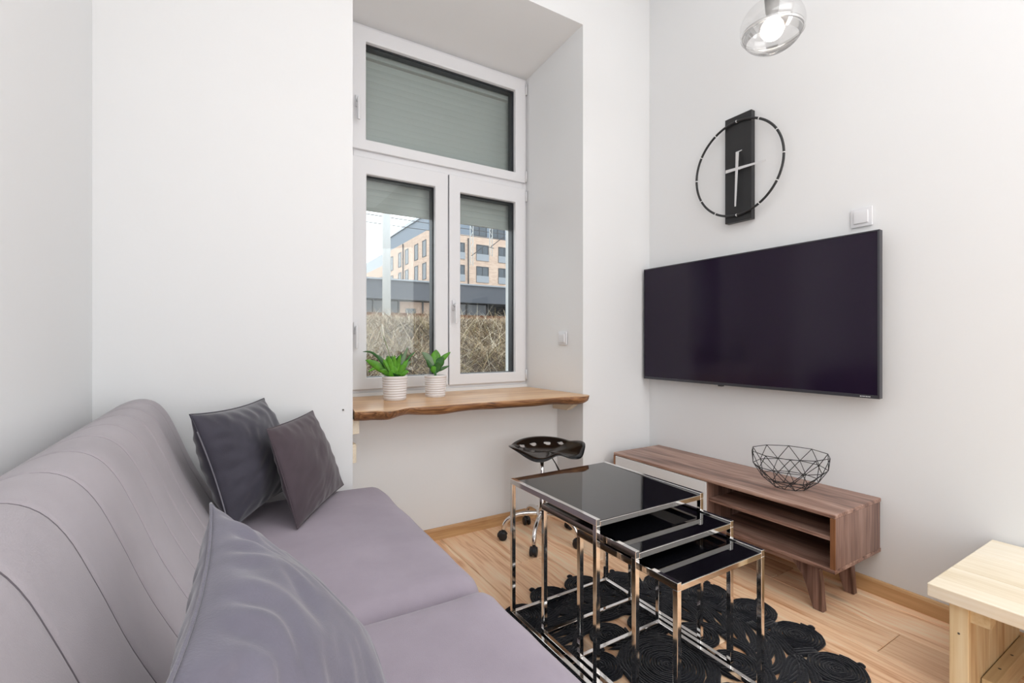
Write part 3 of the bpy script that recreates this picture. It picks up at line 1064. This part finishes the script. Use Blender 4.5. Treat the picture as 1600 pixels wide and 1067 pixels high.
rl = random.Random(12)
for k in range(16):
    a_ = rl.uniform(-1.2, 1.2)
    LB.append((24 * math.sin(a_) + rl.uniform(-3, 3), 10 + 26 * math.cos(a_) + rl.uniform(-4, 4), rl.uniform(10, 17), rl.uniform(-.045, .03), rl.uniform(0, .2), rl.choice([M_leaf, M_leaf, M_leaf2])))
for k, (dx, dz, wd, dy, sg, mm_) in enumerate(LB):
    bs = b0 + RV * (dx * 0.15 * PX) + DV * (dy * 0.4)
    leaf(t1, bs, at(b0, dx, dz, dy), wd * PX * 0.52, sg, mm_, stem=0.22, twist=random.uniform(-0.5, 0.5))
fp = [at(b0, 0, 0), at(b0, -5, 25), at(b0, -10, 45), at(b0, -17, 66)]
MB().tube(crom(fp, 5), 0.0016, 6).build('flower_stalk', M_stem, t1)
leaf(t1, at(b0, -17, 60), at(b0, -19, 84), 0.017, 0, M_spathe, stem=0.0, fold=0.6, name='spathe')
MB().tube([at(b0, -17, 66), at(b0, -18, 78)], 0.003, 8).build('spadix', M_spathe, t1)

P2 = Vector((1.001, 2.480, ZS))
t2 = pot(P2, 'white ribbed pot with a small upright fleshy-leaved plant, right of the peace lily', 0.062, 0.121)
b2 = P2 + Vector((0, 0, 0.10))
MB().tube(crom([b2, at(b2, 0, 14), at(b2, 2, 26)], 4), [0.0075, 0.0073, 0.007, 0.0065, 0.006, 0.0055, 0.005, 0.0045, 0.004], 8).build('stem', M_leaf2, t2)
for dx, dz, wd, dy, sg, mm_, h0 in ((1, 46, 17, 0, 0, M_leaf, 20), (-21, 42, 11, 0, 0.06, M_leaf3, 18), (24, 42, 8, 0, 0.03, M_leaf, 20), (13, 34, 14, -.01, 0.05, M_leaf2, 14),
                                    (22, 20, 5, 0, 0.03, M_leaf2, 10), (-14, 30, 12, .0, 0.1, M_leaf2, 12), (5, 27, 12, -.02, 0.05, M_leaf2, 6), (-6, 20, 10, -.02, 0.1, M_leaf, 6)):
    leaf(t2, at(b2, 0, h0), at(b2, dx, dz, dy), wd * PX, sg, mm_, stem=0.12, fold=0.2)

# ------------------------------------------------------------------ sofa
sf = thing('sofa', (0.1, 1.08, 0), 'mauve-grey velour click-back sofa with channel-stitched backrest along the left wall', 'sofa')
YS0, YS1 = 0.08, 2.085
profp = [(0.03, 0.36), (0.012, 0.42), (-0.022, 0.47), (-0.060, 0.54), (-0.108, 0.64), (-0.146, 0.74), (-0.178, 0.815), (-0.212, 0.856), (-0.255, 0.868), (-0.305, 0.852),
         (-0.350, 0.815), (-0.376, 0.76), (-0.386, 0.66), (-0.386, 0.45), (-0.382, 0.30), (-0.20, 0.29), (-0.03, 0.30)]
P = [(p.x, p.y) for p in crom([Vector((a, b_, 0)) for a, b_ in profp], 4, closed=True)]
npf = len(P)
nrm = []
for i in range(npf):
    a, b_ = P[i - 1], P[(i + 1) % npf]
    tx, tz = b_[0] - a[0], b_[1] - a[1]
    l = math.hypot(tx, tz) or 1
    nrm.append((tz / l, -tx / l))
seam_y = [0.19, 0.35, 0.51, 0.67, 0.83, 0.99, 1.15, 1.31, 1.47, 1.63, 1.79, 1.95]
ys = set([YS0, YS1])
for k in range(7):
    a = 0.045 * (1 - math.cos(PI / 2 * k / 6))
    ys.add(YS0 + 0.045 * (1 - math.cos(PI / 2 * k / 6)) if k else YS0)
    ys.add(YS1 - a)
for s_ in seam_y:
    for dlt in (-0.03, -0.014, -0.006, -0.003, 0, 0.003, 0.006, 0.014, 0.03):
        ys.add(s_ + dlt)
for s_ in [q + 0.08 for q in seam_y]:
    if s_ < YS1 - 0.06:
        ys.add(s_)
ys = sorted(ys)
vs, fs = [], []
for y in ys:
    dend = min(y - YS0, YS1 - y)
    rr_ = 0.045
    ins = rr_ - math.sqrt(max(0, rr_ * rr_ - (rr_ - min(dend, rr_)) ** 2))
    ds = min(abs(y - s_) for s_ in seam_y)
    gr = 0.0075 * math.exp(-(ds / 0.005) ** 2) + 0.006 * math.exp(-(ds / 0.03) ** 2)
    # a seam at y only marks the front and the crown
    for (x, z_), (nx, nz) in zip(P, nrm):
        k = ins + gr
        vs.append((x + nx * k * -1 if False else x - nx * k * -1, y, z_ + nz * k))
cxp = sum(p[0] for p in P) / npf; czp = sum(p[1] for p in P) / npf
# orient the inset towards the section's centre
vs = []
for y in ys:
    dend = min(y - YS0, YS1 - y)
    rr_ = 0.045
    ins = rr_ - math.sqrt(max(0, rr_ * rr_ - (rr_ - min(dend, rr_)) ** 2))
    ds = min(abs(y - s_) for s_ in seam_y)
    gr = 0.0040 * math.exp(-(ds / 0.0035) ** 2) + 0.0018 * math.exp(-(ds / 0.02) ** 2)
    for (x, z_), (nx, nz) in zip(P, nrm):
        if nx * (x - cxp) + nz * (z_ - czp) > 0:
            nx, nz = -nx, -nz
        vs.append((x + nx * (ins + gr), y, z_ + nz * (ins + gr)))
for j in range(len(ys) - 1):
    for i in range(npf):
        fs.append((j * npf + i, j * npf + (i + 1) % npf, (j + 1) * npf + (i + 1) % npf, (j + 1) * npf + i))
fs.append(tuple(range(npf)))
fs.append(tuple(range((len(ys) - 1) * npf, len(ys) * npf))[::-1])
o = MB().add(vs, fs, True).build('backrest', M_sofa, sf)
M_thread = mat('seam_thread', srgb(104, 97, 103), 0.9)
for s_ in seam_y:
    q = []
    for (x, z_), (nx, nz) in list(zip(P, nrm))[4:44]:
        if nx * (x - cxp) + nz * (z_ - czp) > 0:
            nx, nz = -nx, -nz
        q.append((x + nx * 0.0043, s_, z_ + nz * 0.0043))
    MB().tube(q, 0.0014, 5).build('stitched_seam', M_thread, sf)
for ya, yb in ((YS0, 1.086), (1.089, YS1)):
    m = rbox(-0.02, 0.585, ya, yb, 0.22, 0.445, 0.062, 26, puff=0.014, wr=0.004)
    weld(m.build('seat_cushion', M_seat, sf))
MB().box(-0.36, 0.52, YS0 + 0.05, YS1 - 0.05, 0.13, 0.30).build('base_frame', M_tvback, sf, bevel=0.01)
for x in (-0.30, 0.46):
    for y in (YS0 + 0.15, YS1 - 0.15):
        MB().lathe([(0.016, 0.0), (0.024, 0.13)], (x, y, 0), 16).build('leg', M_black, sf)

# ------------------------------------------------------------------ cushions
def cushion(c00, c10, c11, c01, T, m_, label, pinch=0.07, wr=0.006, piping=None, seed=0.0, name='throw_pillow', ears=0.6, zipside=None):
    """c00 bottom-near, c10 bottom-far, c11 top-far, c01 top-near"""
    c = [Vector(p) for p in (c00, c10, c11, c01)]
    low = min(p.z for p in c)
    ctr = sum(c, Vector()) / 4
    t = thing(name, (ctr.x, ctr.y, low), label, 'cushion')
    nn = ((c[1] - c[0]).cross(c[3] - c[0])).normalized()
    N_ = 44

    def S_(u, v, side):
        uu = u * (1 - pinch * (1 - v * v))
        vv = v * (1 - pinch * (1 - u * u))
        a, b_ = (uu + 1) / 2, (vv + 1) / 2
        p = c[0] * (1 - a) * (1 - b_) + c[1] * a * (1 - b_) + c[2] * a * b_ + c[3] * (1 - a) * b_
        h = ((1 - abs(u) ** 2.2) ** ears) * ((1 - abs(v) ** 2.2) ** ears)
        # gathers that run in from the seams
        ed = max(abs(u), abs(v))
        al = v if abs(u) > abs(v) else u
        g = math.sin(al * 21 + 3 * noise.noise(Vector((u * 2 + seed, v * 2, 1)))) * math.exp(-((ed - 0.86) / 0.12) ** 2)
        big = noise.noise(Vector((u * 1.7 + seed, v * 1.7, side * 3))) * 0.012 * h
        fold = abs(noise.noise(Vector((u * 1.2 + v * 1.2 + seed * 2, (v - u) * 5.5 + noise.noise(Vector((u * 2, v * 2, seed))) * 1.2, side * 2))))
        w_ = wr * (g * 0.35 + (0.25 - fold) * 1.1 * h ** 0.5)
        return p + nn * side * (T / 2 * h) + nn * (big + side * w_ * min(1, h * 2.5))
    vs, fs = [], []
    par = [-math.cos(PI * i / N_) * 0.35 + (2 * i / N_ - 1) * 0.65 for i in range(N_ + 1)]
    idx = {}
    for side in (1, -1):
        for i, u in enumerate(par):
            for j, v_ in enumerate(par):
                bd = i in (0, N_) or j in (0, N_)
                if bd and side == -1:
                    idx[(side, i, j)] = idx[(1, i, j)]
                    continue
                idx[(side, i, j)] = len(vs)
                vs.append(S_(u, v_, side))
        for i in range(N_):
            for j in range(N_):
                q = (idx[(side, i, j)], idx[(side, i + 1, j)], idx[(side, i + 1, j + 1)], idx[(side, i, j + 1)])
                fs.append(q if side == 1 else q[::-1])
    MB().add(vs, fs, True).build('cover', m_, t, subd=1)
    # stitched seam round the edge
    bd = [S_(u, -1, 1) for u in par] + [S_(1, v_, 1) for v_ in par[1:]] + [S_(u, 1, 1) for u in par[::-1][1:]] + [S_(-1, v_, 1) for v_ in par[::-1][1:-1]]
    MB().tube(bd, 0.0022 if piping is None else piping, 6, closed=True).build('seam', m_, t)
    if zipside:
        zz = [S_(-1, v_, 1) + Vector((0, 0, 0)) - (c[1] - c[0]).normalized() * 0.002 for v_ in par[6:-8]]
        MB().tube(zz, 0.0022, 6).build('zipper', M_zip, t)
    return t


# large dark one leaning in the corner, the small one in front of it, the big slate one near the camera
cushion((0.010, 1.700, 0.475), (0.225, 2.105, 0.475), (0.128, 2.128, 0.838), (-0.094, 1.695, 0.848), 0.20, M_pilA,
        'large charcoal velvet cushion leaning in the far corner of the sofa', seed=3.1, wr=0.010, zipside=True)
cushion((0.195, 1.655, 0.462), (0.418, 2.050, 0.466), (0.308, 2.122, 0.775), (0.112, 1.725, 0.780), 0.105, M_pilB,
        'small plum-grey cushion leaning in front of the charcoal one', pinch=0.035, seed=8.2, wr=0.005)
cushion((0.180, 0.39, 0.475), (0.188, 0.840, 0.475), (-0.022, 0.905, 0.803), (-0.040, 0.44, 0.800), 0.165, M_pilC,
        'big slate-grey velvet cushion nearest the camera on the sofa', seed=5.5, wr=0.016, pinch=0.085)

# ------------------------------------------------------------------ pine bench
bn = thing('pine_table', (2.04, 0.0, 0), 'low pale pine table against the right wall at the picture edge', 'table')
BX0, BX1, BY0, BY1, BZ = 1.747, 2.328, -0.75, 0.548, 0.362
for k in range(3):
    a = BX0 + (BX1 - BX0) * k / 3
    MB().box(a, a + (BX1 - BX0) / 3 - 0.0004, BY0, BY1, BZ - 0.038, BZ).build('top_board', M_pine, bn, bevel=0.003)
for ya in (0.466, BY0 + 0.05):
    sg = -1 if ya > 0 else 1
    MB().box(1.780, 1.826, ya, ya + 0.042, 0, BZ - 0.038).build('leg', M_pinez, bn, bevel=0.002)
    for k in range(3):
        a = 1.827 + 0.155 * k
        MB().box(a, a + 0.1545, ya + 0.006, ya + 0.034, 0.0, BZ - 0.038).build('end_board', M_pinez, bn, bevel=0.001)
    yi = ya - 0.028 if sg < 0 else ya + 0.036
    MB().box(1.795, 1.845, yi - (0.012 if sg < 0 else 0), yi + 0.032, BZ - 0.090, BZ - 0.038).build('block', M_pinex, bn, bevel=0.001)
    MB().box(2.12, 2.18, yi, yi + 0.032, BZ - 0.066, BZ - 0.038).build('block', M_pinex, bn, bevel=0.001)
    o = MB().box(1.90, 2.29, yi, yi + 0.032, 0.0, 0.075).build('foot_rail', M_pinex, bn, bevel=0.002)
    for x in (2.0, 2.12):
        MB().tube([(x, yi + 0.016, 0.074), (x, yi + 0.016, 0.0756)], 0.004, 8).build('screw', M_screw, o)
MB().tube([(1.7795, 0.487, 0.235), (1.781, 0.487, 0.235)], 0.003, 8).build('screw', M_screw, bn)

# ------------------------------------------------------------------ outside: bank, rail, mast, station, apartment house
M_dirt = mat('bank_soil', srgb(84, 70, 58), 0.95, var=0.4, vscale=6)
M_grav = mat('pale_gravel', srgb(168, 158, 146), 0.95, var=0.35, vscale=40, bump=1, bscale=40)
M_rust = mat('rusty_steel', srgb(122, 82, 62), 0.9, var=0.2, vscale=8)
M_roofd = mat('dark_fascia', srgb(84, 88, 98), 0.6)
M_attic = mat('attic_cladding', srgb(120, 132, 148), 0.5)
M_roofl = mat('grey_roof_metal', srgb(150, 156, 166), 0.5)
M_pole = mat('grey_pole', srgb(212, 214, 216), 0.5)
M_frame = mat('window_dark_frame', srgb(70, 72, 78), 0.5)
M_pane = mat('far_pane', srgb(64, 74, 86), 0.1, spec=0.8)
M_rubglass = mat('station_glass', srgb(74, 76, 84), 0.15, spec=0.7)
M_conc = mat('platform_concrete', srgb(140, 136, 132), 0.9)
M_beige = mat('beige_render', srgb(196, 172, 158), 0.9)


def bricks(name):
    m = bpy.data.materials.new(name)
    m.use_nodes = True
    N, L = m.node_tree.nodes, m.node_tree.links
    b = N['Principled BSDF']; b.inputs['Roughness'].default_value = 0.9
    tc = N.new('ShaderNodeTexCoord')
    sp = N.new('ShaderNodeSeparateXYZ'); L.new(tc.outputs['Object'], sp.inputs[0])
    ad = N.new('ShaderNodeMath'); L.new(sp.outputs[0], ad.inputs[0]); L.new(sp.outputs[1], ad.inputs[1])
    cb_ = N.new('ShaderNodeCombineXYZ'); L.new(ad.outputs[0], cb_.inputs[0]); L.new(sp.outputs[2], cb_.inputs[1])
    br_ = N.new('ShaderNodeTexBrick')
    br_.inputs['Scale'].default_value = 1.0
    br_.inputs['Brick Width'].default_value = 0.5
    br_.inputs['Row Height'].default_value = 0.16
    br_.inputs['Mortar Size'].default_value = 0.015
    br_.inputs['Color1'].default_value = srgb(196, 168, 152)
    br_.inputs['Color2'].default_value = srgb(216, 192, 176)
    br_.inputs['Mortar'].default_value = srgb(206, 190, 178)
    L.new(cb_.outputs[0], br_.inputs['Vector']); L.new(br_.outputs[0], b.inputs['Base Color'])
    return m


M_brick = bricks('pale_brickwork')


def bank_z(x, y):
    t_ = min(1, max(0, (y - 3.2) / 4.6))
    return 0.60 + 0.88 * t_ ** 0.9 + 0.05 * noise.noise(Vector((x * 0.9, y * 0.9, 0))) * (1 - t_ * 0.7)


vs, fs = [], []
NX, NY = 90, 30
for j in range(NY + 1):
    for i in range(NX + 1):
        x, y = -2 + 12 * i / NX, 2.95 + 5.4 * j / NY
        vs.append((x, y, bank_z(x, y) + 0.02 * noise.noise(Vector((x * 5, y * 5, 2)))))
for j in range(NY):
    for i in range(NX):
        a = j * (NX + 1) + i
        fs.append((a, a + 1, a + NX + 2, a + NX + 1))
structure(MB().add(vs, fs, True).build('ground_bank', M_dirt))
vs = [(-60, 8.35, 1.47), (120, 8.35, 1.47), (120, 180, 1.47), (-60, 180, 1.47)]
structure(MB().add(vs, [(0, 1, 2, 3)]).build('ground_track_bed', M_grav))

# dry grass: nobody could count the blades
vs, fs, cols = [], [], []
rg = random.Random(4)
pal = [srgb(226, 208, 180), srgb(204, 180, 148), srgb(178, 152, 122), srgb(238, 228, 208), srgb(120, 98, 78), srgb(150, 136, 92), srgb(92, 74, 60), srgb(80, 64, 54)]
for k in range(17000):
    y = 3.65 + 4.6 * rg.random() ** 0.9
    x = rg.uniform(0.3 + (y - 3) * 0.15, 2.5 + (y - 3) * 0.55)
    z_ = bank_z(x, y)
    crest = y > 7.3
    L_ = rg.uniform(0.12, 0.55) * (0.3 if crest else 1)
    a = rg.uniform(0, 2 * PI)
    tilt = rg.uniform(0.5, 3.0)
    d_ = Vector((math.cos(a) * tilt, math.sin(a) * tilt - 0.2, 1)).normalized()
    droop = rg.uniform(0.2, 1.0)
    wv = Vector((-math.sin(a), math.cos(a), 0)) if rg.random() < 0.5 else Vector((1, 0, 0))
    wd = rg.uniform(0.0015, 0.0045)
    n0 = len(vs)
    for q in range(4):
        t_ = q / 3
        p = Vector((x, y, z_ - 0.01)) + d_ * L_ * t_ + Vector((d_.x, d_.y, -0.8)) * L_ * droop * t_ * t_ * 0.6
        hw = wd * (1 - t_ * 0.8)
        vs += [p - wv * hw, p + wv * hw]
    for q in range(3):
        fs.append((n0 + 2 * q, n0 + 2 * q + 1, n0 + 2 * q + 3, n0 + 2 * q + 2))
    c = rg.choice(pal[:4] if crest or rg.random() < 0.3 else pal)
    patch = noise.noise(Vector((x * 1.6, y * 1.1, 4)))
    if patch < -0.12 and not crest and rg.random() < 0.75:
        c = rg.choice(pal[4:])
    f_ = rg.uniform(0.75, 1.1)
    cols += [(c[0] * f_, c[1] * f_, c[2] * f_, 1)] * 8
M_grass = mat('dry_grass', (1, 1, 1, 1), 0.9)
va = M_grass.node_tree.nodes.new('ShaderNodeVertexColor'); va.layer_name = 'Col'
M_grass.node_tree.links.new(va.outputs[0], M_grass.node_tree.nodes['Principled BSDF'].inputs['Base Color'])
g = MB().add(vs, fs).build('dry_grass', M_grass, kind='stuff')
ca = g.data.color_attributes.new('Col', 'FLOAT_COLOR', 'POINT')
ca.data.foreach_set('color', [c for q in cols for c in q])
tag(g, 'dry brown and straw-coloured grass covering the bank outside the window', 'grass')

def rail(y, lab):
    o = MB().prism([(y - 0.06, 1.47), (y + 0.06, 1.47), (y + 0.02, 1.50), (y + 0.015, 1.575), (y + 0.035, 1.62), (y - 0.035, 1.62), (y - 0.015, 1.575), (y - 0.02, 1.50)], -20, 60, 'x').build('railway_rail', M_rust)
    tag(o, lab, 'rail')


rail(9.0, 'nearer rusty railway rail running along the top of the grassy bank')
rail(10.5, 'farther rusty railway rail, beyond the rail on the bank edge')

p_ = MB().lathe([(0.075, 0.0), (0.070, 2.0), (0.055, 7.0)], (2.50, 8.55, 1.47), 20).build('lamp_post', M_pole)
tag(p_, 'plain pale grey post rising from the bank outside the left window pane', 'post')


gt = thing('catenary_gantry', (10, 15, 1.47), 'pale railway gantry with two lattice drop posts before the brick house', 'gantry')
MB().box(5.5, 15.0, 14.9, 15.1, 8.2, 8.5).build('beam', M_pole, gt)
MB().tube([(15.0, 15, 1.47), (15.0, 15, 8.6)], 0.14, 10).build('mast', M_pole, gt)
for x, zb in ((7.42, 3.75), (8.20, 4.15)):
    hw = 0.055
    m = MB()
    for sx in (-1, 1):
        m.tube([(x + sx * hw, 15, zb), (x + sx * hw, 15, 8.2)], 0.014, 5)
    for k in range(22):
        za = zb + (8.2 - zb) * k / 22
        sgn = 1 if k % 2 else -1
        m.tube([(x - sgn * hw, 15, za), (x + sgn * hw, 15, za + (8.2 - zb) / 22)], 0.009, 4)
    m.build('drop_post', M_pole, gt)
    MB().tube([(x, 15, zb + 0.35), (x + 0.5, 15, zb + 0.75), (x + 0.9, 15, zb + 0.7)], 0.014, 5).build('bracket_arm', M_frame, gt)
wr_ = MB()
for k, (z_, y) in enumerate(((5.4, 16.0), (6.5, 16.0), (5.9, 19.0), (6.9, 19.0))):
    pth = [(-15 + 4 * i, y, z_ - 0.12 * math.sin(PI * ((i * 0.25) % 1))) for i in range(17)]
    o = MB().tube(pth, 0.012, 4).build('overhead_wire', M_frame)
    tag(o, ['lower near overhead railway wire outside the window', 'upper near overhead railway wire outside the window', 'lower far overhead wire crossing before the brick house', 'upper far overhead wire crossing before the brick house'][k], 'wire')

# long low station building
stn = thing('station_building', (12, 24, 1.47), 'long low grey station building behind the rails', 'building')
MB().box(1.0, 34.0, 21.4, 26, 3.02, 3.88).build('fascia', M_roofd, stn)
MB().box(0.9, 34.1, 21.3, 26.1, 3.88, 3.95).build('roof_edge', M_roofl, stn)
MB().box(1.0, 34.0, 23.0, 26, 1.47, 3.02).build('rear_wall', M_frame, stn)
x = 1.0
k = 0
while x < 33:
    mm_ = M_rubglass if (k % 4) in (0, 3) else M_beige
    if not (10.9 < x < 12.3):
        MB().box(x + 0.03, x + 1.17, 22.0, 22.08, 1.60, 2.98).build('wall_panel', mm_, stn)
        if mm_ is M_beige:
            MB().box(x + 0.35, x + 0.85, 21.96, 22.0, 1.75, 2.65).build('window', M_pane, stn)  # modelled window stands in for a ghost reflection in the glazing
    MB().box(x - 0.03, x + 0.03, 21.9, 22.1, 1.47, 3.02).build('post', M_frame, stn)
    x += 1.2
    k += 1

# apartment house: facade A looks left (plane x = 23.1), facade B looks at us (plane y = 60)
hb = thing('apartment_building', (35, 70, 1.47), 'pale brick apartment house with dark attic storey, seen through the window', 'building')
MB().box(23.1, 60, 60, 78, 1.47, 16.05).build('brick_wall', M_brick, hb)
MB().box(23.3, 60, 60.2, 77.8, 16.05, 18.3).build('attic_wall', M_attic, hb)
MB().prism([(23.1, 18.3), (60, 18.3), (60, 20.6), (25.6, 20.6)], 60.0, 78.0, 'y').build('roof', M_roofl, hb)
MB().box(23.1, 60, 78, 100, 1.47, 14.2).build('brick_wall', M_brick, hb)
MB().prism([(23.1, 14.2), (60, 14.2), (60, 17.2), (24.6, 17.2)], 78.0, 100.0, 'y').build('roof', M_roofl, hb)


def win_b(x, z_, w_=1.9, h_=2.3, y=60.0, rail=True):
    f_ = MB()
    ring(f_, x - w_ / 2, x + w_ / 2, z_, z_ + h_, 0.12, y - 0.06, y + 0.02)
    f_.box(x - 0.06, x + 0.06, y - 0.05, y + 0.0, z_ + 0.1, z_ + h_ - 0.1)
    o = f_.build('window', M_frame, hb)
    MB().box(x - w_ / 2 + 0.1, x + w_ / 2 - 0.1, y - 0.02, y + 0.01, z_ + 0.1, z_ + h_ - 0.1).build('pane', M_pane, o)
    if rail:
        MB().box(x - w_ / 2, x + w_ / 2, y - 0.14, y - 0.10, z_, z_ + 0.95).build('balustrade', M_roofl, o)


def win_a(y, z_, w_=1.5, h_=2.3, x=23.1):
    f_ = MB()
    f_.box(x - 0.05, x + 0.02, y - w_ / 2, y - w_ / 2 + 0.1, z_, z_ + h_)
    f_.box(x - 0.05, x + 0.02, y + w_ / 2 - 0.1, y + w_ / 2, z_, z_ + h_)
    f_.box(x - 0.05, x + 0.02, y - w_ / 2, y + w_ / 2, z_ + h_ - 0.1, z_ + h_)
    f_.box(x - 0.05, x + 0.02, y - w_ / 2, y + w_ / 2, z_, z_ + 0.1)
    o = f_.build('window', M_frame, hb)
    MB().box(x - 0.02, x + 0.01, y - w_ / 2 + 0.1, y + w_ / 2 - 0.1, z_ + 0.1, z_ + h_ - 0.1).build('pane', M_pane, o)


for z_ in (12.6, 9.5, 6.4, 3.3):
    for x, w_ in ((26.9, 3.4), (31.4, 2.0), (35.0, 2.0), (38.6, 2.0), (42.2, 2.0)):
        win_b(x, z_, w_)
    for y in (61.2, 64.4, 68.5, 71.8, 76.0):
        win_a(y, z_, 1.5)
    for y in (82.5, 88.0, 93):
        if z_ < 12:
            win_a(y, z_ + 0.6, 1.8, 2.2)
for x in (26.5, 31.0, 34.0, 38.0, 42.0):
    win_b(x, 16.15, 2.4, 2.05, y=60.2, rail=False)
MB().tube([(29.1, 59.85, 8), (29.1, 59.85, 15.6)], 0.09, 6).build('downpipe', M_frame, hb)
MB().tube([(22.95, 69.9, 8), (22.95, 69.9, 15.9)], 0.09, 6).build('downpipe', M_frame, hb)
